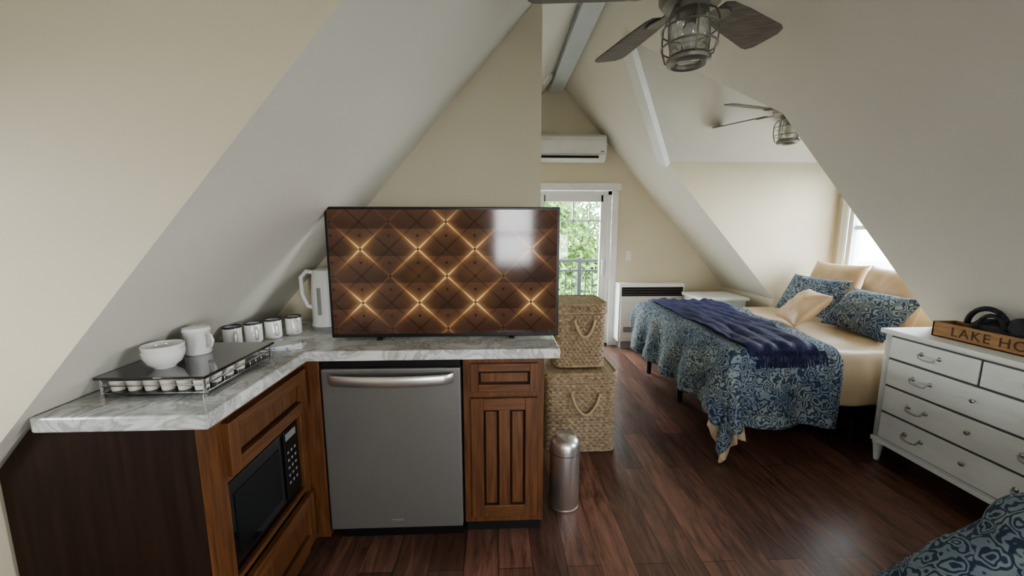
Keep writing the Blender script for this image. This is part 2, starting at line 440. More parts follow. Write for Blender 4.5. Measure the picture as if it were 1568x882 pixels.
dp.append(box('stile_left', DX0 + .05, DX0 + .12, yy0, yy1, .03, DTOP - .05, m_trim)); dp.append(box('stile_right', DX1 - .13, DX1 - .05, yy0, yy1, .03, DTOP - .05, m_trim))
dp.append(box('rail_top', DX0 + .1, DX1 - .1, yy0, yy1, DTOP - .13, DTOP - .05, m_trim)); dp.append(box('rail_bottom', DX0 + .1, DX1 - .1, yy0, yy1, .03, .14, m_trim))
dp.append(box('muntin_horizontal', DX0 + .1, DX1 - .1, yy0 + .01, yy1 - .01, 1.56, 1.58, m_trim, .002)); dp.append(box('muntin_vertical', .935, .955, yy0 + .01, yy1 - .01, 1.56, DTOP - .1, m_trim, .002))
dp.append(box('muntin_vertical_right', 1.14, 1.155, yy0 + .01, yy1 - .01, 1.56, DTOP - .1, m_trim, .002))
dp.append(mesh('pane', [(DX0 + .1, yy0 + .025, .1), (DX1 - .1, yy0 + .025, .1), (DX1 - .1, yy0 + .025, DTOP - .1), (DX0 + .1, yy0 + .025, DTOP - .1)], [(0, 1, 2, 3)], m_glass))
dp.append(box('pull_handle', DX1 - .105, DX1 - .085, yy0 - .03, yy0, .9, 1.1, m_steel))
group('door_1', dp)

def window(name, X, hole, sgn):
    y0, y1, z0, z1 = hole; ps = []
    xa, xb = (X - .0, X + .10) if sgn > 0 else (X - .10, X)
    f = .05
    ps.append(box('frame_a', xa, xb, y0, y0 + f, z0, z1, m_trim)); ps.append(box('frame_b', xa, xb, y1 - f, y1, z0, z1, m_trim))
    ps.append(box('frame_top', xa, xb, y0, y1, z1 - f, z1, m_trim)); ps.append(box('frame_bottom', xa, xb, y0, y1, z0, z0 + f, m_trim))
    ps.append(box('meeting_rail', xa + .03, xb - .03, y0, y1, (z0 + z1) / 2 - .02, (z0 + z1) / 2 + .02, m_trim))
    c = .07; ia, ib = (X - .02, X) if sgn > 0 else (X, X + .02)
    ps.append(box('casing_a', ia, ib, y0 - c, y0, z0 - c, z1 + c, m_trim)); ps.append(box('casing_b', ia, ib, y1, y1 + c, z0 - c, z1 + c, m_trim))
    ps.append(box('casing_top', ia, ib, y0, y1, z1, z1 + c, m_trim)); ps.append(box('casing_bottom', ia - (.03 if sgn > 0 else 0), ib + (0 if sgn > 0 else .03), y0, y1, z0 - c, z0, m_trim))
    xm = (xa + xb) / 2
    ps.append(mesh('pane', [(xm, y0, z0), (xm, y1, z0), (xm, y1, z1), (xm, y0, z1)], [(0, 1, 2, 3)], m_glass))
    group(name, ps)
window('window_1', XW, W1, 1)
window('unseen_window_right', XW, W2, 1)  # out of view; opening enlarged to throw light on the left slope
window('window_3', XWL, W3, -1)
wp = [box('frame_a', -.05, 0, YB - .1, YB, .85, 1.95, m_trim), box('frame_b', .55, .6, YB - .1, YB, .85, 1.95, m_trim), box('frame_top', -.05, .6, YB - .1, YB, 1.9, 1.95, m_trim),
      box('frame_bottom', -.05, .6, YB - .1, YB, .85, .9, m_trim), box('mid_rail', -.05, .6, YB - .07, YB - .03, 1.38, 1.42, m_trim)]
group('window_4', wp)
wp = [box('frame_a', 1.2, 1.25, YB - .1, YB, .5, 1.38, m_trim), box('frame_b', 2.25, 2.3, YB - .1, YB, .5, 1.38, m_trim), box('frame_top', 1.2, 2.3, YB - .1, YB, 1.33, 1.38, m_trim),
      box('frame_bottom', 1.2, 2.3, YB - .1, YB, .5, .55, m_trim)]
group('fill_window_rear', wp)  # extra window behind the camera, added for fill light from the rear

group('light_switch', [box('plate', 1.60, 1.67, YF - .008, YF, 1.08, 1.20, m_plastic, .003), box('toggle', 1.625, 1.645, YF - .014, YF - .006, 1.115, 1.165, m_white, .002)])
# smoke detector on the far left slope
sdn = Vector((ML, 0, -1)).normalized()
sdr = Vector((0, 0, 1)).rotation_difference(sdn).to_matrix()
group('smoke_detector', [lathe('base', [(0, 0), (.065, 0), (.065, .015), (.05, .035), (.03, .04), (0, .041)], (.53, 4.3, zL(.53)), m_white, 32, rot=sdr),
                         lathe('vent_ring', [(.051, .032), (.056, .030), (.056, .026)], (.53, 4.3, zL(.53)), m_grey, 32, rot=sdr)])

# ------------------------------------------------------------------ kitchen cabinets
CZ0, CZ1 = .90, .945
FX = -.835
FY = 1.665
def fb(face, name, u0, u1, v0, v1, d0, d1, mat, bev=.002):
    if face == 'Y': return box(name, u0, u1, FY - d1, FY - d0, v0, v1, mat, bev)
    return box(name, FX + d0, FX + d1, u0, u1, v0, v1, mat, bev)
def shaker(face, tag, u0, u1, v0, v1, fw=.055, mids=0, th=.02):
    ps = [fb(face, tag + '_panel', u0 + .01, u1 - .01, v0 + .01, v1 - .01, 0, .006, m_wood),
          fb(face, tag + '_stile_a', u0, u0 + fw, v0, v1, 0, th, m_wood), fb(face, tag + '_stile_b', u1 - fw, u1, v0, v1, 0, th, m_wood),
          fb(face, tag + '_rail_a', u0 + fw, u1 - fw, v0, v0 + fw, 0, th, m_woodh), fb(face, tag + '_rail_b', u0 + fw, u1 - fw, v1 - fw, v1, 0, th, m_woodh)]
    for i in range(mids):
        c = u0 + (u1 - u0) * (i + 1) / (mids + 1)
        ps.append(fb(face, tag + '_mid_%d' % i, c - fw * .45, c + fw * .45, v0 + fw, v1 - fw, 0, th, m_wood))
    g = .009; iu0, iu1, iv0, iv1 = u0 + fw + g, u1 - fw - g, v0 + fw + g, v1 - fw - g
    if mids:
        c = (u0 + u1) / 2; spans = [(iu0, c - fw * .45 - g), (c + fw * .45 + g, iu1)]
    else: spans = [(iu0, iu1)]
    for i, (a, b) in enumerate(spans):
        ps.append(fb(face, tag + '_groove_%d' % i, a - g, b + g, iv0 - g, iv1 + g, 0, .0075, m_panel, .0005))
        ps.append(fb(face, tag + '_field_%d' % i, a, b, iv0, iv1, 0, .013, m_wood, .003))
    return ps
x0, x1 = -.152, .21
ps = [box('carcass', x0, x1, FY, 2.245, .10, CZ0, m_wood), box('toe_kick', x0, x1 - .0, FY + .07, 2.24, 0, .10, m_dark)]
ps += shaker('Y', 'drawer', x0 + .035, x1 - .03, .745, .875, .035)
ps += shaker('Y', 'door', x0 + .035, x1 - .03, .14, .715, .055, 1)
group('kitchen_base_cabinet', ps)
P2 = [(FX, .0), (FX, CZ0), (xL(CZ0) + .012, CZ0), (KL + .012, zL(KL) - .005), (KL + .012, .0)]
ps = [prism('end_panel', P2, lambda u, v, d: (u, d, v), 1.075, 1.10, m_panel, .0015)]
ps.append(box('stile_near', FX - .02, FX, 1.10, 1.145, .03, CZ0, m_wood)); ps.append(box('stile_far', FX - .02, FX, 1.60, 1.66, .10, CZ0, m_wood))
ps.append(box('face_edge', FX - .022, FX + .004, 1.073, 1.145, .03, CZ0, m_wood))
ps.append(box('rail_mid', FX - .02, FX, 1.145, 1.60, .675, .70, m_woodh)); ps.append(box('rail_low', FX - .02, FX, 1.145, 1.60, .325, .345, m_woodh))
ps.append(box('rail_bottom', FX - .02, FX, 1.145, 1.60, .03, .10, m_woodh)); ps.append(box('rail_top', FX - .02, FX, 1.145, 1.60, .875, CZ0, m_woodh))
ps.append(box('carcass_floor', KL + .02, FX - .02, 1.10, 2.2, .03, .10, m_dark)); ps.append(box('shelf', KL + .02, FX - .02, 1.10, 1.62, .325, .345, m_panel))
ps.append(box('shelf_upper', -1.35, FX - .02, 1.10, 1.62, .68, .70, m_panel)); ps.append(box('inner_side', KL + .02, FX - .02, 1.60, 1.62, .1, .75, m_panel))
ps.append(box('corner_post', FX, -.765, 1.645, 1.70, .06, CZ0, m_wood))
ps += shaker('X', 'top_drawer', 1.135, 1.615, .705, .878, .045, 0, .030)
ps += shaker('X', 'lower_drawer', 1.135, 1.615, .09, .318, .05, 0, .024)
group('microwave_cabinet', ps)
ps = [box('case', -1.28, FX - .03, 1.15, 1.595, .346, .665, m_black, .006), box('door_glass', FX - .032, FX - .018, 1.155, 1.49, .355, .655, m_blackglass, .003),
      box('control_panel', FX - .032, FX - .016, 1.495, 1.59, .355, .655, m_black, .003), box('door_window', FX - .019, FX - .0155, 1.19, 1.455, .40, .61, M('microwave_window', (.012, .014, .016), .25), .001),
      box('display', FX - .017, FX - .0145, 1.505, 1.58, .61, .64, m_grey, .001)]
for i in range(5):
    for j in range(3):
        ps.append(box('button_%d%d' % (i, j), FX - .017, FX - .014, 1.510 + j * .026, 1.520 + j * .026, .42 + i * .033, .430 + i * .033, m_grey, .001))
group('microwave_oven', ps)
cp = [(-1.276, 1.055), (-.805, 1.055), (-.805, 1.63), (.275, 1.63), (.275, 2.245), (-1.276, 2.245)]
prism('granite_countertop', cp, lambda u, v, d: (u, v, d), CZ0, CZ1, m_marble, .006)
dw0, dw1 = -.757, -.160
ps = [box('tub', dw0 + .01, dw1 - .01, FY + .03, 2.2, .1, .888, m_dark), box('door_panel', dw0, dw1, FY - .025, FY + .03, .10, .862, m_slate, .006, 3),
      box('top_strip', dw0, dw1, FY - .015, FY + .03, .866, .895, m_black, .003), box('kick_plate', dw0 + .01, dw1 - .01, FY + .05, FY + .07, 0, .1, m_black),
      box('badge', -.485, -.43, FY - .0265, FY - .024, .135, .145, m_steel, .0005)]
hv = []; hf = []; n = 24
for i in range(n + 1):
    t = i / n; x = dw0 + .03 + t * (dw1 - dw0 - .06); o = .018 + .038 * math.sin(math.pi * t) ** .6 if 0 < t < 1 else .0
    for (dy, dz) in ((0, -.024), (-.004, -.018), (-.006, .018), (0, .024), (.006, .02), (.006, -.02)):
        hv.append((x, FY - .025 - o + dy, .822 + dz))
for i in range(n):
    for k in range(6):
        hf.append((i * 6 + k, i * 6 + (k + 1) % 6, (i + 1) * 6 + (k + 1) % 6, (i + 1) * 6 + k))
ps.append(mesh('bar_handle', hv, hf, m_steel, True))
group('dishwasher', ps)

# ------------------------------------------------------------------ television
tx0, tx1, tz0, tz1, ty = -.765, .290, .957, 1.556, 1.80
ps = [box('bezel', tx0, tx1, ty, ty + .03, tz0, tz1, m_black, .004), box('back_housing', tx0 + .12, tx1 - .12, ty + .028, ty + .075, tz0 + .04, tz1 - .2, m_black, .012)]
sv = [(tx0 + .012, ty - .0015, tz0 + .018), (tx1 - .012, ty - .0015, tz0 + .018), (tx1 - .012, ty - .0015, tz1 - .012), (tx0 + .012, ty - .0015, tz1 - .012)]
s = mesh('screen', sv, [(0, 1, 2, 3)], m_tv)
uvl = s.data.uv_layers.new(name='UVMap')
for li, uv in enumerate(((0, 0), (1, 0), (1, 1), (0, 1))): uvl.data[li].uv = uv
ps.append(s)
for cx in (tx0 + .22, tx1 - .22):
    ps.append(prism('foot', [(-.02, 0), (.14, 0), (.14, .006), (.05, .02), (.0, .02), (-.02, .006)], lambda u, v, d, cx=cx: (cx + d, ty + .015 + u, CZ1 + v), -.012, .012, m_black))
group('television', ps)

# ------------------------------------------------------------------ mugs, bowls, kettle
def mug(x, y, z, ang, r=.036, h=.092):
    prof = [(0, 0), (r * .85, 0), (r, .006), (r, h - .002), (r - .001, h), (r - .004, h), (r - .005, h - .004), (r - .005, .008), (0, .006)]
    a = lathe('body', prof, (x, y, z), m_ceramic)
    b = lathe('rim_band', [(r + .0006, h - .007), (r + .0006, h - .002), (r - .001, h + .0006), (r - .0045, h + .0004), (r - .0056, h - .004)], (x, y, z), m_rimband)
    pts = []
    for i in range(13):
        t = -math.pi / 2 + math.pi * i / 12
        rr = r - .003 + .027 * math.cos(t)
        pts.append((x + rr * math.cos(ang), y + rr * math.sin(ang), z + h * .5 + .027 * math.sin(t)))
    c = tube('handle', pts, .0048, m_ceramic)
    group('coffee_mug', [a, b, c])
for (x, y) in ((-1.160, 1.72), (-1.112, 1.79), (-1.062, 1.86), (-1.0, 1.925)):
    mug(x, y, CZ1 + .0005, math.radians(-38))
kx0, kx1, ky0, ky1 = -1.212, -.885, 1.17, 1.55
KT = 1.013
ps = [box('glass_top', kx0, kx1, ky0, ky1, KT - .008, KT, m_blackglass, .003), box('tray_base', kx0 + .015, kx1 - .015, ky0 + .01, ky1 - .01, CZ1 + .012, CZ1 + .016, m_black, .001)]
for (x, y) in ((kx0 + .012, ky0 + .012), (kx1 - .012, ky0 + .012), (kx0 + .012, ky1 - .012), (kx1 - .012, ky1 - .012)):
    ps.append(lathe('post', [(0, 0), (.008, 0), (.008, .01), (.0045, .012), (.0045, KT - CZ1 - .008), (0, KT - CZ1 - .008)], (x, y, CZ1 + .0003), m_chrome, 16))
for z in (CZ1 + .014, CZ1 + .038, KT - .012):
    ps.append(tube('wire_frame', [(kx0 + .01, ky0 + .01, z), (kx1 - .01, ky0 + .01, z), (kx1 - .01, ky1 - .01, z), (kx0 + .01, ky1 - .01, z)], .0022, m_chrome, 6, True))
for i in range(10):
    y = ky0 + .03 + i * .034
    ps.append(tube('side_wire', [(kx1 - .01, y, CZ1 + .014), (kx1 - .01, y, CZ1 + .038)], .0015, m_chrome, 6))
for i in range(6):
    for j in range(4):
        cx = kx0 + .036 + i * .050; cy = ky0 + .04 + j * .06
        ps.append(lathe('pod', [(0, 0), (.017, 0), (.0215, .034), (.024, .035), (.024, .038), (0, .038)], (cx, cy, CZ1 + .0165), m_pod, 20))
group('coffee_pod_drawer', ps)
def bowl(x, y, z, r=.056):
    prof = [(0, 0), (r * .5, 0), (r * .55, .006), (r * .82, .018), (r * .97, .04), (r, .055), (r - .002, .057), (r - .005, .055), (r * .9, .038), (r * .6, .012), (0, .01)]
    return lathe('bowl', prof, (x, y, z), m_ceramic)
group('stacked_bowls', [bowl(-1.075, 1.265, KT + .0005), bowl(-1.075, 1.265, KT + .0195)])
group('sugar_canister', [lathe('jar', [(0, 0), (.038, 0), (.041, .005), (.041, .082), (.043, .085), (.040, .096), (.02, .10), (0, .10)], (-1.075, 1.41, KT + .0005), m_ceramic),
                         tube('handle', [(-1.036, 1.40, KT + .027), (-1.016, 1.395, KT + .032), (-1.010, 1.394, KT + .05), (-1.016, 1.395, KT + .07), (-1.036, 1.40, KT + .075)], .005, m_ceramic)])
kc = (-.885, 2.06, CZ1 + .0005)
ps = [lathe('jug', [(0, 0), (.078, 0), (.082, .01), (.080, .03), (.077, .04), (.075, .2), (.068, .29), (.060, .305), (.03, .315), (0, .316)], kc, m_plastic),
      lathe('power_base', [(0, 0), (.085, 0), (.085, .015), (.08, .02), (0, .02)], kc, m_grey),
      tube('handle', [(kc[0] - .04, kc[1] - .02, kc[2] + .29), (kc[0] - .085, kc[1] - .03, kc[2] + .30), (kc[0] - .112, kc[1] - .035, kc[2] + .27), (kc[0] - .11, kc[1] - .035, kc[2] + .18), (kc[0] - .09, kc[1] - .03, kc[2] + .12), (kc[0] - .06, kc[1] - .02, kc[2] + .11)], .012, m_plastic),
      box('water_window', kc[0] - .02, kc[0] - .0, kc[1] - .079, kc[1] - .073, kc[2] + .08, kc[2] + .22, m_grey),
      prism('spout', [(0, 0), (.05, .05), (.0, .06)], lambda u, v, d: (kc[0] + .055 + u * .7, kc[1] + d, kc[2] + .235 + v), -.02, .02, m_plastic)]
group('electric_kettle', ps)
def rotz(o, c, a):
    Mx = Matrix.Translation(c) @ Matrix.Rotation(a, 4, 'Z') @ Matrix.Translation(-Vector(c)); o.data.transform(Mx); return o
nk = [rotz(box('sheet_%d' % i, -1.03 + .004 * i, -.85 - .006 * i, 1.645, 1.745, CZ1 + .0005 + i * .005, CZ1 + .005 + i * .005, m_napkin, .001), Vector((-.94, 1.70, 0)), .25 + .1 * i) for i in range(4)]
group('paper_napkins', nk)

# ------------------------------------------------------------------ trash can
tc_ = (.352, 1.90, 0)
ps = [lathe('body', [(0, 0), (.074, 0), (.078, .006), (.078, .012), (.075, .014), (.0775, .02), (.0775, .295), (.081, .297), (.081, .315), (.077, .317)], tc_, m_steel, 48),
      lathe('lid_dome', [(.080, .315), (.080, .335), (.077, .362), (.067, .382), (.046, .398), (.018, .404), (0, .405)], tc_, m_steel, 48),
      lathe('lid_seam', [(.0805, .313), (.0815, .315), (.0805, .317)], tc_, m_black, 48)]
ps.append(prism('swing_flap', [(-.045, -.05), (.045, -.05), (.05, .0), (.045, .03), (-.045, .03), (-.05, 0)], lambda u, v, d: (tc_[0] + u, tc_[1] + v - .005, .385 + d + v * .42), 0, .016, m_chrome, .004))
ps.append(tube('flap_rim', [(tc_[0] + .05 * math.cos(a), tc_[1] - .012 + .042 * math.sin(a), .390 + .42 * .042 * math.sin(a)) for a in [2 * math.pi * i / 24 for i in range(24)]], .003, m_black, 6, True))
group('trash_can', ps)

# ------------------------------------------------------------------ wicker hampers
def hamper(x0, x1, y0, y1, z0, z1, taper=.0, lid=True):
    cx, cy = (x0 + x1) / 2, (y0 + y1) / 2; hx, hy = (x1 - x0) / 2, (y1 - y0) / 2
    N = 320; per = []; r = .035
    def rr(t):
        L = [2 * (hx - r), math.pi * r / 2, 2 * (hy - r), math.pi * r / 2] * 2; tot = sum(L); s = t * tot
        segs = [((-hx + r, -hy), (1, 0)), ((hx - r, -hy + r), -math.pi / 2), ((hx, -hy + r), (0, 1)), ((hx - r, hy - r), 0), ((hx - r, hy), (-1, 0)), ((-hx + r, hy - r), math.pi / 2), ((-hx, hy - r), (0, -1)), ((-hx + r, -hy + r), math.pi)]
        for (o, d), l in zip(segs, L):
            if s <= l + 1e-9:
                if isinstance(d, tuple): return (o[0] + d[0] * s, o[1] + d[1] * s), ((d[1], -d[0]))
                a = d + s / r; return (o[0] + r * math.cos(a), o[1] + r * math.sin(a)), (math.cos(a), math.sin(a))
            s -= l
        return (-hx + r, -hy), (0, -1)
    per = [rr(i / N) for i in range(N)]
    def weave(zz0, zz1, rows, off, tag, ks=40):
        V = []; F = []; sub = 6
        for k in range(rows * sub + 1):
            row = k // sub; ph = (k % sub) / sub
            z = zz0 + (zz1 - zz0) * k / (rows * sub)
            bul = math.sin(math.pi * ph) ** .7 if k < rows * sub else 0
            for i, ((px, py), (nx, ny)) in enumerate(per):
                w = .5 + .5 * math.sin(2 * math.pi * ks * i / N + math.pi * (row % 2))
                o = off + .015 * bul * (w * .8 + .2)
                V.append((cx + px + nx * o, cy + py + ny * o, z))
        R = rows * sub + 1
        for k in range(R - 1):
            for i in range(N):
                F.append((k * N + i, k * N + (i + 1) % N, (k + 1) * N + (i + 1) % N, (k + 1) * N + i))
        return mesh(tag, V, F, m_wicker, True)
    lidh = .060
    parts = [weave(z0 + .01, z1 - lidh, int((z1 - z0 - lidh) / .021), 0, 'woven_body')]
    parts.append(weave(z1 - lidh, z1 - .006, 3, .012, 'woven_lid_edge'))
    def ring(z, o, rad, tag):
        pts = [(cx + px + nx * o, cy + py + ny * o, z) for (px, py), (nx, ny) in per[::3]]
        return tube(tag, pts, rad, m_wicker, 8, True)
    parts += [ring(z1 - .006, .014, .010, 'lid_rim'), ring(z1 - lidh, .016, .009, 'lid_lip'), ring(z0 + .0105, .006, .010, 'base_rim')]
    V = []; F = []
    nx_, ny_ = 60, 60
    for j in range(ny_ + 1):
        for i in range(nx_ + 1):
            u = -1 + 2 * i / nx_; v = -1 + 2 * j / ny_
            zz = z1 - .004 + .006 * (1 - max(abs(u), abs(v)) ** 4) + .003 * math.sin(i * math.pi / 2 + (j // 2 % 2) * math.pi) * math.sin(j * math.pi / 2 + .7)
            V.append((cx + u * (hx + .006), cy + v * (hy + .006), zz))
    for j in range(ny_):
        for i in range(nx_):
            a = j * (nx_ + 1) + i; F.append((a, a + 1, a + nx_ + 2, a + nx_ + 1))
    parts.append(mesh('woven_lid_top', V, F, m_wicker, True))
    w = hx * .42; zt = z1 - (z1 - z0) * .26; dr = (z1 - z0) * .24
    pts = []
    for i in range(17):
        t = i / 16; pts.append((cx + .02 - w + 2 * w * t, y0 - .024 - .012 * math.sin(math.pi * t), zt - dr * math.sin(math.pi * t) ** .75))
    parts.append(tube('rope_handle', pts, .009, m_rope, 8))
    parts.append(tube('rope_handle_side', [(x1 + .018 + .010 * math.sin(math.pi * i / 10), cy - .08 + .16 * i / 10, zt - dr * .8 * math.sin(math.pi * i / 10)) for i in range(11)], .007, m_rope, 8))
    for p in (pts[0], pts[-1]): parts.append(lathe('rope_knot', [(0, -.012), (.009, -.008), (.012, 0), (.009, .008), (0, .012)], p, m_rope, 12))
    group('wicker_hamper', parts)
hamper(.335, .765, 2.40, 2.82, 0, .545)
hamper(.395, .700, 2.47, 2.78, .556, .985)

# ------------------------------------------------------------------ AC + heater
ay0, az0, az1, ax0, ax1 = 4.62, 2.24, 2.545, .47, 1.27
prof = [(YF, az0 + .01), (YF, az1), (ay0 + .05, az1), (ay0 + .012, az1 - .03), (ay0, az1 - .08), (ay0 + .005, az0 + .075), (ay0 + .05, az0 + .02), (ay0 + .09, az0)]
ps = [prism('casing', prof, lambda u, v, d: (d, u, v), ax0, ax1, m_white, .004),
      box('air_outlet', ax0 + .05, ax1 - .09, ay0 + .006, ay0 + .05, az0 + .035, az0 + .062, m_dark, .002),
      box('louver', ax0 + .05, ax1 - .09, ay0 - .006, ay0 + .03, az0 + .025, az0 + .034, m_white, .002),
      box('panel_seam', ax0 + .002, ax1 - .002, ay0 + .0005, ay0 + .01, az0 + .078, az0 + .082, m_grey, .0005),
      box('indicator', ax1 - .07, ax1 - .03, ay0 - .001, ay0 + .01, az0 + .10, az0 + .115, m_grey, .0005)]
group('wall_air_conditioner', ps)
hx0, hx1, hy0, hz0, hz1 = 1.48, 2.28, 4.62, .10, .82
ps = [box('cabinet', hx0, hx1, hy0, YF, hz0, hz1, m_white, .008), box('top_grille_recess', hx0 + .03, hx1 - .02, hy0 - .004, hy0 + .02, hz1 - .155, hz1 - .045, m_dark, .003),
      box('front_panel', hx0 + .02, hx1 - .02, hy0 - .014, hy0, hz0 + .05, hz1 - .18, m_white, .006), box('lower_vent', hx0 + .06, hx0 + .22, hy0 - .017, hy0 - .012, hz0 + .12, hz0 + .19, m_grey, .002),
      box('pedestal', hx0 + .05, hx1 - .05, hy0 + .04, YF, 0, hz0, m_grey)]
for i in range(3):
    ps.append(box('louver_%d' % i, hx0 + .035, hx1 - .025, hy0 - .008, hy0 + .012, hz1 - .135 + i * .03, hz1 - .132 + i * .03, m_grey, .001))
group('wall_heater', ps)

# ------------------------------------------------------------------ dressers
m_pull = M('pewter_pull', (0.45, 0.45, 0.44), 0.3, 0.9)
def bail(y, z, X):
    p = [tube('bail', [(X - .004, y - .045, z), (X - .022, y - .045, z), (X - .026, y - .038, z - .018), (X - .027, y - .015, z - .024), (X - .027, y + .015, z - .024), (X - .026, y + .038, z - .018), (X - .022, y + .045, z), (X - .004, y + .045, z)], .0035, m_pull)]
    for s in (-1, 1):
        p.append(lathe('rosette', [(0, 0), (.013, 0), (.011, .004), (.005, .007), (.005, .016), (0, .018)], (X, y + s * .045, z), m_pull, 20, rot=Matrix.Rotation(-math.pi / 2, 3, 'Y')))
    return p
def knob(y, z, X): return [lathe('knob', [(0, 0), (.006, 0), (.006, .010), (.010, .013), (.011, .018), (.007, .023), (0, .024)], (X, y, z), m_pull, 20, rot=Matrix.Rotation(-math.pi / 2, 3, 'Y'))]
X0, Xb, Ya, Yb_ = 2.400, 2.735, 1.27, 2.275
ps = [box('carcass', X0 + .012, Xb, Ya + .01, Yb_ - .01, .125, .825, m_dresser, .004), box('top_board', X0 - .012, Xb + .003, Ya - .012, Yb_ + .012, .825, .855, m_dresser, .006),
      box('base_rail', X0 + .002, Xb, Ya + .004, Yb_ - .004, .125, .155, m_dresser, .003)]
for (x, y) in ((X0 + .03, Ya + .035), (X0 + .03, Yb_ - .035), (Xb - .03, Ya + .035), (Xb - .03, Yb_ - .035)):
    ps.append(lathe('leg', [(0, 0), (.014, 0), (.017, .02), (.026, .10), (.03, .11), (.03, .126), (0, .126)], (x, y, 0), m_dresser, 20))
for y in (Ya + .028, Yb_ - .028):
    for k in range(3):
        ps.append(tube('reeding', [(X0 + .012, y - .012 + k * .012, .16), (X0 + .012, y - .012 + k * .012, .82)], .005, m_dresser, 8))
rows = [(.685, .812), (.515, .672), (.345, .502), (.172, .332)]
yc = (Ya + Yb_) / 2
dr = M('dresser_gap', (.10, .10, .095), .8)
ps.append(box('reveal', X0 + .006, X0 + .014, Ya + .05, Yb_ - .05, .165, .818, dr, .001))
for i, (z0, z1) in enumerate(rows):
    if i == 0:
        for a, b in ((Ya + .055, yc - .006), (yc + .006, Yb_ - .055)):
            ps.append(box('drawer_front', X0 - .004, X0 + .012, a, b, z0, z1, m_dresser, .004)); ps += bail((a + b) / 2, (z0 + z1) / 2 + .01, X0 - .004)
    else:
        ps.append(box('drawer_front', X0 - .004, X0 + .012, Ya + .055, Yb_ - .055, z0, z1, m_dresser, .004))
        for y in (yc - .25, yc + .25): ps += bail(y, (z0 + z1) / 2 + .01, X0 - .004)
        ps += knob(yc, (z0 + z1) / 2 + .01, X0 - .004)
group('white_dresser', ps)
ps = [box('carcass', 2.22, 2.70, 4.08, 4.50, .12, .70, m_dresser, .004), box('top_board', 2.195, 2.725, 4.05, 4.52, .70, .735, m_dresser, .006)]
for (x, y) in ((2.25, 4.11), (2.67, 4.11), (2.25, 4.47), (2.67, 4.47)):
    ps.append(lathe('leg', [(0, 0), (.014, 0), (.026, .10), (.026, .12), (0, .12)], (x, y, 0), m_dresser, 16))
for i in range(2):
    ps.append(box('drawer_front', 2.212, 2.222, 4.12, 4.46, .16 + i * .27, .40 + i * .27, m_dresser, .004)); ps += knob(4.29, .29 + i * .27, 2.212)
group('nightstand', ps)

tx, tX, ty0, ty1, tz = 2.50, 2.635, 1.46, 2.10, .8555
ps = [box('base', tx, tX, ty0, ty1, tz, tz + .01, m_tray), box('front_board', tx, tx + .012, ty0, ty1, tz, tz + .085, m_tray), box('back_board', tX - .012, tX, ty0, ty1, tz, tz + .085, m_tray),
      box('end_a', tx, tX, ty0, ty0 + .012, tz, tz + .085, m_tray), box('end_b', tx, tX, ty1 - .012, ty1, tz, tz + .085, m_tray)]
fc = bpy.data.curves.new('lettering', 'FONT'); fc.body = 'LAKE HOUSE'; fc.size = .070; fc.extrude = .001; fc.align_x = 'CENTER'; fc.align_y = 'CENTER'; fc.space_character = 1.15
fo = bpy.data.objects.new('lettering_c', fc); COL.objects.link(fo); bpy.context.view_layer.update()
me = bpy.data.meshes.new_from_object(fo); bpy.data.objects.remove(fo)
me.transform(Matrix(((0, 0, -1, tx - .0005), (-1, 0, 0, (ty0 + ty1) / 2), (0, 1, 0, tz + .043), (0, 0, 0, 1))))
me.materials.clear(); me.materials.append(m_letters)
lo = bpy.data.objects.new('lettering', me); COL.objects.link(lo); ps.append(lo)
group('lake_house_tray', ps)
def blob(name, c, rx, ry, rz, mat, amp=.15, seed=0):
    bm = bmesh.new(); bmesh.ops.create_icosphere(bm, subdivisions=4, radius=1)
    for v in bm.verts:
        n = noise.noise(v.co * 1.7 + Vector((seed, 0, 0))); v.co *= 1 + amp * n
        v.co = Vector((c[0] + v.co.x * rx, c[1] + v.co.y * ry, c[2] + v.co.z * rz))
    return obj_from_bm(name, bm, mat, True)
ps = [blob('pouch', (2.565, 1.84, .935), .044, .13, .062, m_bagblk, .25, 3), blob('pouch_top', (2.555, 1.72, .965), .038, .11, .065, m_bagblk, .3, 9), blob('pouch_side', (2.560, 1.58, .95), .038, .09, .065, m_bagblk, .25, 5)]
ps.append(tube('strap', [(2.545, 1.89 - .085 * math.cos(t), .955 + .095 * math.sin(t)) for t in [math.pi * i / 14 for i in range(15)]], .013, m_bagblk))
ps.append(tube('strap_inner', [(2.530, 1.86 - .055 * math.cos(t), .95 + .070 * math.sin(t)) for t in [math.pi * i / 14 for i in range(15)]], .010, m_bagblk))
group('black_bag', ps)

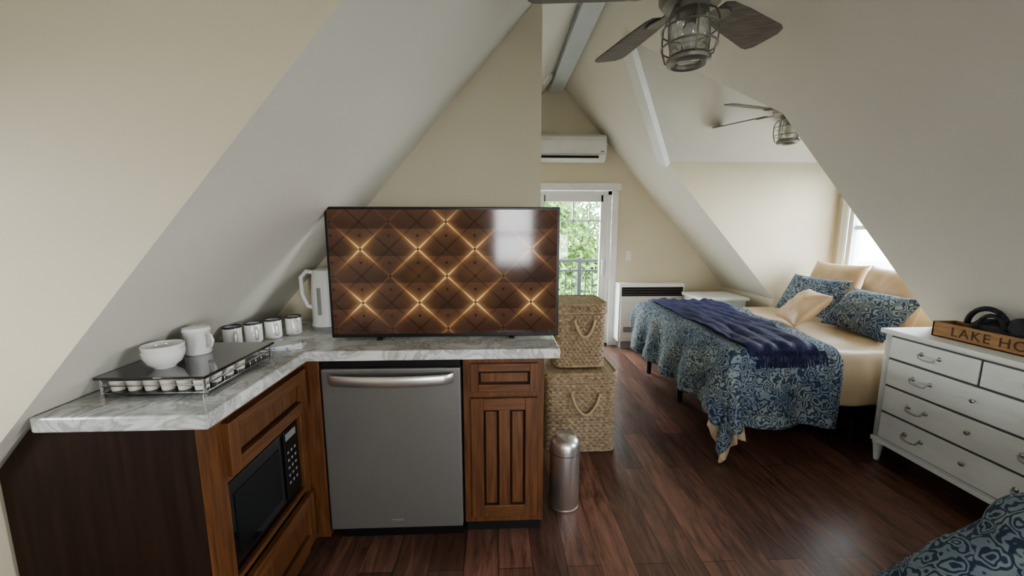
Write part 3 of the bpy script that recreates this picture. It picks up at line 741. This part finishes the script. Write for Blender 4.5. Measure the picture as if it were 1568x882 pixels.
# ------------------------------------------------------------------ beds
def drape(name, x0, x1a, x1b, y0, y1, hx, hy0, hy1, top, mat, rip=.03, puff=.02, nx=110, ny=130, th=.018, floor=.012, seed=0, rad=.07, flare=.10, kx=9.0, flare_y=None):
    V = []; F = []
    for j in range(ny + 1):
        v = (y0 - hy0) + (y1 + hy1 - y0 + hy0) * j / ny
        t = min(max((v - y0) / (y1 - y0), -.3), 1.3)
        x1 = x1a + (x1b - x1a) * t + .012 * math.sin(v * 9 + seed)
        for i in range(nx + 1):
            u = (x0 - hx) + (x1 - (x0 - hx)) * i / nx
            dx = max(0, x0 - u); dn = max(0, y0 - v); df = max(0, v - y1)
            dy = -dn if dn > 0 else df
            d = math.hypot(dx, dy)
            cx = max(u, x0); cy = min(max(v, y0), y1)
            q = Vector((u * 3.1 + seed, v * 3.1, seed)); nz = noise.noise(q) + .5 * noise.noise(q * 2.3)
            if d > 0:
                ux, uy = -dx / d, dy / d
                fl = flare if flare_y is None else flare * abs(ux) + flare_y * abs(uy)
                if d < rad * math.pi / 2:
                    out = rad * math.sin(d / rad); drop = rad * (1 - math.cos(d / rad))
                else:
                    e = d - rad * math.pi / 2; out = rad + fl * e; drop = rad + e
                s = (u if abs(uy) > abs(ux) else v)
                ang = math.atan2(dy, -dx) * 2.0
                rr_ = rip * min(1, drop / .35) * math.sin(s * kx * 2 + ang * 1.5 + 2.5 * nz + seed)
                out += rr_ + rip * .7 * nz * min(1, drop / .1)
                z = top - drop + puff * nz * max(0, 1 - drop / .1)
                if z < floor:
                    out += (floor - z) * .6; z = floor + .006 * abs(nz)
                V.append((cx + ux * out, cy + uy * out, z))
            else:
                V.append((u, v, top + puff * nz))
    for j in range(ny):
        for i in range(nx):
            a = j * (nx + 1) + i; F.append((a, a + 1, a + nx + 2, a + nx + 1))
    o = mesh(name, V, F, mat, True)
    if th:
        md = o.modifiers.new('thick', 'SOLIDIFY'); md.thickness = th; md.offset = 1
    return o

def pillow(name, w, h, t, c, yaw, lean, mat, seed=0, n=28, piping=None):
    V = []; F = []
    for side in (1, -1):
        for j in range(n + 1):
            for i in range(n + 1):
                u = -1 + 2 * i / n; v = -1 + 2 * j / n
                x = w / 2 * u * (1 - .07 * (1 - v * v)); y = h / 2 * v * (1 - .07 * (1 - u * u))
                z = side * t / 2 * (max(0, (1 - abs(u) ** 2.6) * (1 - abs(v) ** 2.6))) ** .55
                nzv = noise.noise(Vector((u * 2 + seed, v * 2, side)))
                z *= 1 + .22 * nzv
                z += side * .004 * math.sin(10 * math.atan2(v, u)) * min(1, math.hypot(u, v)) * (1 - max(abs(u), abs(v)) ** 6)
                V.append(Vector((x, y, z)))
    N = (n + 1) ** 2
    for s in (0, 1):
        for j in range(n):
            for i in range(n):
                a = s * N + j * (n + 1) + i; f = (a, a + 1, a + n + 2, a + n + 1); F.append(f if s == 0 else f[::-1])
    up = Vector((math.sin(lean), 0, math.cos(lean))); fr = Vector((-math.cos(lean), 0, math.sin(lean))); rt = up.cross(fr)
    R = Matrix.Rotation(yaw, 3, 'Z') @ Matrix((rt, up, fr)).transposed()
    V = [R @ v + Vector(c) for v in V]
    o = mesh(name, V, F, mat, True)
    bm = bmesh.new(); bm.from_mesh(o.data); bmesh.ops.remove_doubles(bm, verts=bm.verts[:], dist=1e-4); bm.to_mesh(o.data); bm.free()
    for p in o.data.polygons: p.use_smooth = True
    return o

def bed_base(bx0, bx1, by0, by1, ztop):
    ps = [box('mattress', bx0 + .02, bx1, by0 + .02, by1 - .02, .44, ztop, m_beige, .06, 4), box('box_spring', bx0 + .02, bx1, by0 + .02, by1 - .02, .24, .44, m_box, .03, 3),
          box('side_rail_near', bx0, bx1, by0, by0 + .03, .20, .26, m_frame), box('side_rail_far', bx0, bx1, by1 - .03, by1, .20, .26, m_frame), box('foot_rail', bx0, bx0 + .03, by0, by1, .20, .26, m_frame)]
    for x in (bx0 + .04, (bx0 + bx1) / 2, bx1 - .05):
        for y in (by0 + .05, (by0 + by1) / 2, by1 - .05):
            ps.append(lathe('leg', [(0, 0), (.022, 0), (.025, .2), (0, .2)], (x, y, 0), m_frame, 14))
    return ps
TOP = .69
ps = bed_base(1.52, 3.40, 2.40, 3.86, TOP - .03)
ps.append(drape('satin_sheet', 1.60, 3.38, 3.38, 2.39, 3.86, 0, .38, .0, TOP - .02, m_beige, rip=.008, puff=.014, seed=2, th=.004, flare=.02, rad=.05))
ps.append(drape('sheet_corner', 1.53, 1.56, 1.56, 2.37, 2.40, .55, .57, 0, TOP - .01, m_beige, rip=.02, puff=.0, seed=1.3, th=.004, flare=.13, nx=60, ny=60))
ps.append(drape('paisley_comforter', 1.50, 2.12, 2.35, 2.33, 3.87, .46, .50, .0, TOP + .02, m_paisley, rip=.03, puff=.022, seed=1.3, th=.025, flare=.12, rad=.09))
th_ = drape('throw_blanket', 1.54, 1.98, 2.20, 2.32, 3.86, .0, .10, .0, TOP + .062, m_navy, rip=.01, puff=.022, seed=1.3, th=.010, rad=.07, nx=60, kx=20)
for v in th_.data.vertices:
    nzv = noise.noise(Vector((v.co.x * 14, v.co.y * 4, 3))) + .5 * noise.noise(Vector((v.co.x * 30, v.co.y * 9, 7)))
    v.co.z += .012 * nzv + .006 * math.sin(v.co.x * 60 + 3 * math.sin(v.co.y * 4))
ps.append(th_)
fr = []
for i in range(60):
    x = 1.58 + .42 * i / 59
    fr.append(tube('f', [(x, 2.235, TOP + .035), (x + random.uniform(-.006, .006), 2.215, TOP - .005), (x + random.uniform(-.01, .01), 2.205, TOP - .06)], .0026, m_navy, 5))
ps.append(join('throw_fringe', fr))
group('queen_bed', ps)
B = TOP + .0
pl = [('euro', .54, .48, .22, (3.15, 3.52, B + .235), .06, .30, m_pbeige), ('euro', .54, .48, .22, (3.14, 2.97, B + .235), -.05, .30, m_pbeige)]
k = 0
for (nm, w, h, t, c, yaw, lean, mt) in pl:
    o = pillow('euro_pillow', w, h, t, c, yaw, lean, mt, seed=k); k += 3
o = pillow('paisley_pillow', .60, .38, .17, (2.87, 3.42, B + .175), .08, .50, m_paisley, 4)
o = pillow('paisley_pillow', .62, .38, .18, (2.80, 2.80, B + .145), -.12, .66, m_paisley, 8)
o = pillow('beige_throw_pillow', .44, .34, .15, (2.47, 3.02, B + .15), -.35, .75, m_pbeige, 12)

ps = bed_base(1.60, 3.30, -.40, 0.98, .60)
ps.append(drape('paisley_comforter', 1.68, 3.0, 3.0, -.38, .96, .60, .2, .36, .66, m_paisley, rip=.02, puff=.02, seed=4.3, th=.02, rad=.15, flare=.85, flare_y=.15))
group('second_queen_bed', ps)

# ------------------------------------------------------------------ ceiling fans
def fan(cx, cy, zb, top, R, a0, bw=1.2, tdeg=-16):
    ps = []
    c = (cx, cy, 0)
    ps.append(lathe('canopy', [(0, top), (.065, top), (.065, top - .03), (.04, top - .065), (.014, top - .07), (.014, zb + .11), (.05, zb + .10), (.105, zb + .07), (.115, zb + .03), (.115, zb - .01), (.10, zb - .03), (.062, zb - .035), (.062, zb - .055), (0, zb - .055)], c, m_galv, 40))
    for k in range(5):
        a = math.radians(a0 + 72 * k); u = Vector((math.cos(a), math.sin(a), 0)); s = Vector((-math.sin(a), math.cos(a), 0)); tilt = math.radians(tdeg)
        s2 = s * math.cos(tilt) + Vector((0, 0, math.sin(tilt)))
        nrm = u.cross(s2).normalized(); V = []; F = []
        prof = [(.17, .038), (.20, .052), (.30, .062), (.45, .070), (R - .05, .076), (R - .02, .070), (R, .045)]
        for (r, w) in prof:
            for sw, sn in ((-1, -1), (1, -1), (1, 1), (-1, 1)):
                V.append(Vector((cx, cy, zb + .005)) + u * r + s2 * (w * bw * sw) + nrm * (.003 * sn))
        for i in range(len(prof) - 1):
            for q in range(4): F.append((i * 4 + q, i * 4 + (q + 1) % 4, (i + 1) * 4 + (q + 1) % 4, (i + 1) * 4 + q))
        F.append((0, 1, 2, 3)); F.append(tuple(len(V) - 4 + q for q in (3, 2, 1, 0)))
        ps.append(mesh('blade_%d' % k, V, F, m_blade))
        V = []
        for (r, w) in ((.09, .018), (.16, .014), (.20, .035), (.235, .03)):
            for sw, sn in ((-1, -1), (1, -1), (1, 1), (-1, 1)): V.append(Vector((cx, cy, zb - .004)) + u * r + s2 * (w * sw) + nrm * (.003 * sn))
        F = [(i * 4 + q, i * 4 + (q + 1) % 4, (i + 1) * 4 + (q + 1) % 4, (i + 1) * 4 + q) for i in range(3) for q in range(4)] + [(0, 1, 2, 3), (15, 14, 13, 12)]
        ps.append(mesh('bracket_%d' % k, V, F, m_galv))
    zt = zb - .055; zl = zt - .175
    ps.append(lathe('glass_jar', [(.058, zt), (.068, zt - .02), (.070, zt - .05), (.0685, zt - .052), (.070, zt - .054), (.070, zt - .10), (.0685, zt - .102), (.070, zt - .104), (.066, zt - .16)], c, m_jar, 40))
    ps.append(lathe('bottom_ring', [(.044, zl + .02), (.072, zl + .022), (.078, zl + .012), (.076, zl), (.062, zl - .008), (.048, zl - .004), (.044, zl + .02)], c, m_galv, 40))
    ps.append(lathe('lens', [(0, zl + .004), (.03, zl + .002), (.047, zl + .006)], c, m_jar, 32))
    ps.append(lathe('socket', [(0, zt), (.02, zt), (.02, zt - .04), (0, zt - .04)], c, m_galv, 20))
    ps.append(lathe('bulb', [(0, zt - .13), (.02, zt - .122), (.03, zt - .095), (.025, zt - .06), (.014, zt - .04)], c, m_bulb, 24))
    for k in range(6):
        a = math.radians(20 + 60 * k); pts = []
        for (r, z) in ((.06, zt + .005), (.085, zt - .01), (.098, zt - .04), (.10, zt - .08), (.097, zt - .12), (.085, zt - .16), (.07, zl + .012)):
            pts.append((cx + r * math.cos(a), cy + r * math.sin(a), z))
        ps.append(tube('cage_wire_%d' % k, pts, .0032, m_galv))
    for (r, z) in ((.099, zt - .06), (.097, zt - .12)): ps.append(tube('cage_ring', circle((cx, cy, z), r, 40), .0032, m_galv, 8, True))
    group('ceiling_fan', ps)
fan(.72, 1.545, 2.30, 3.04, .60, 33, 1.1, -12)
fan(2.28, mid1, 2.36, DZ - .0, .60, 122, .8, -12)

# ------------------------------------------------------------------ outside
box('balcony_deck', -.6, 3.2, YF + .13, 6.35, -.16, -.04, m_deck)
ps = [box('top_rail', -.6, 3.2, 6.22, 6.27, .95, 1.0, m_rail), box('mid_rail', -.6, 3.2, 6.23, 6.26, .80, .83, m_rail), box('bottom_rail', -.6, 3.2, 6.23, 6.26, .04, .07, m_rail)]
for i in range(35): ps.append(box('baluster_%d' % i, -.55 + i * .11, -.535 + i * .11, 6.238, 6.252, .05, .82, m_rail, 0))
for x in (-.6, 1.3, 3.15): ps.append(box('rail_post', x, x + .06, 6.215, 6.275, -.04, 1.02, m_rail))
group('balcony_railing', ps)
mesh('yard_ground', [(-60, -60, -3.2), (60, -60, -3.2), (60, 60, -3.2), (-60, 60, -3.2)], [(0, 1, 2, 3)], m_grass)
def tree(x, y, h, r, nl, seed):
    rnd = random.Random(seed); V = []; F = []
    for b in range(16):
        a = rnd.uniform(0, 6.28); q = rnd.uniform(0, r * .75)
        c = Vector((x + q * math.cos(a), y + q * math.sin(a), -3.2 + h * rnd.uniform(.3, .95))); br = r * rnd.uniform(.35, .55)
        for i in range(nl // 16):
            d = Vector((rnd.gauss(0, 1), rnd.gauss(0, 1), rnd.gauss(0, 1))).normalized() * br * rnd.uniform(.6, 1.05)
            p = c + d; s = rnd.uniform(.06, .13)
            e1 = Vector((rnd.gauss(0, 1), rnd.gauss(0, 1), rnd.gauss(0, 1))).normalized(); e2 = e1.orthogonal().normalized()
            k0 = len(V); V += [p - e1 * s, p + e2 * s * .5, p + e1 * s, p - e2 * s * .5]; F.append((k0, k0 + 1, k0 + 2, k0 + 3))
    lv = mesh('foliage', V, F, m_leaf)
    tr = tube('trunk', [(x, y, -3.2), (x + .1, y, -1), (x - .05, y, h * .45 - 3.2), (x, y, h * .8 - 3.2)], .16, m_bark)
    group('leafy_tree', [tr, lv])
tree(1.2, 11, 8, 2.3, 9000, 1); tree(3.6, 13, 9, 2.8, 9000, 2); tree(-.8, 13.5, 9, 2.6, 6000, 3); tree(2.2, 17, 9, 3.5, 9000, 4)

# ------------------------------------------------------------------ lighting
w = bpy.data.worlds.new('sky_world'); scene.world = w; w.use_nodes = True
nt = w.node_tree; bg = nt.nodes['Background']
tcw = nn(nt, 'ShaderNodeTexCoord'); spw = nn(nt, 'ShaderNodeSeparateXYZ'); nt.links.new(tcw.outputs['Generated'], spw.inputs[0])
rw = nn(nt, 'ShaderNodeValToRGB'); rw.color_ramp.elements[0].position = .0; rw.color_ramp.elements[0].color = (.98, .99, 1, 1); rw.color_ramp.elements[1].position = .7; rw.color_ramp.elements[1].color = (.74, .87, 1, 1)
nt.links.new(spw.outputs[2], rw.inputs['Fac']); nt.links.new(rw.outputs['Color'], bg.inputs['Color'])
bg.inputs['Strength'].default_value = 22.0
def portal(name, loc, rot, sx, sy):
    l = bpy.data.lights.new(name, 'AREA'); l.shape = 'RECTANGLE'; l.size = sx; l.size_y = sy; l.cycles.is_portal = True
    o = bpy.data.objects.new(name, l); COL.objects.link(o); o.location = loc; o.rotation_euler = rot
H = math.pi / 2
def wportal(name, X, Wd, sg):
    portal(name, (X + sg * .12, (Wd[0] + Wd[1]) / 2, (Wd[2] + Wd[3]) / 2), (0, sg * H, 0), Wd[3] - Wd[2], Wd[1] - Wd[0])
portal('door_portal', ((DX0 + DX1) / 2, YF + .13, DTOP / 2), (-H, 0, 0), DX1 - DX0, DTOP)
wportal('window_portal_bed', XW, W1, 1)
wportal('window_portal_right', XW, W2, 1)
wportal('window_portal_left', XWL, W3, -1)
portal('window_portal_rear', (.275, YB - .12, 1.4), (H, 0, 0), .65, 1.1)
portal('fill_window_portal_rear', (1.75, YB - .12, .94), (H, 0, 0), 1.1, .88)  # guides sky light through the added rear fill window

try:
    scene.view_settings.view_transform = 'AgX'
    scene.view_settings.look = 'AgX - Medium High Contrast'
except Exception:
    pass

# ------------------------------------------------------------------ camera
cd = bpy.data.cameras.new('camera'); cam = bpy.data.objects.new('camera', cd); COL.objects.link(cam)
cd.sensor_width = 36; cd.lens = 13.78; cd.clip_start = .02
cam.location = (0, 0, 1.45); cam.rotation_euler = (math.radians(90 - 8.31), 0, math.radians(-2.27))
scene.camera = cam
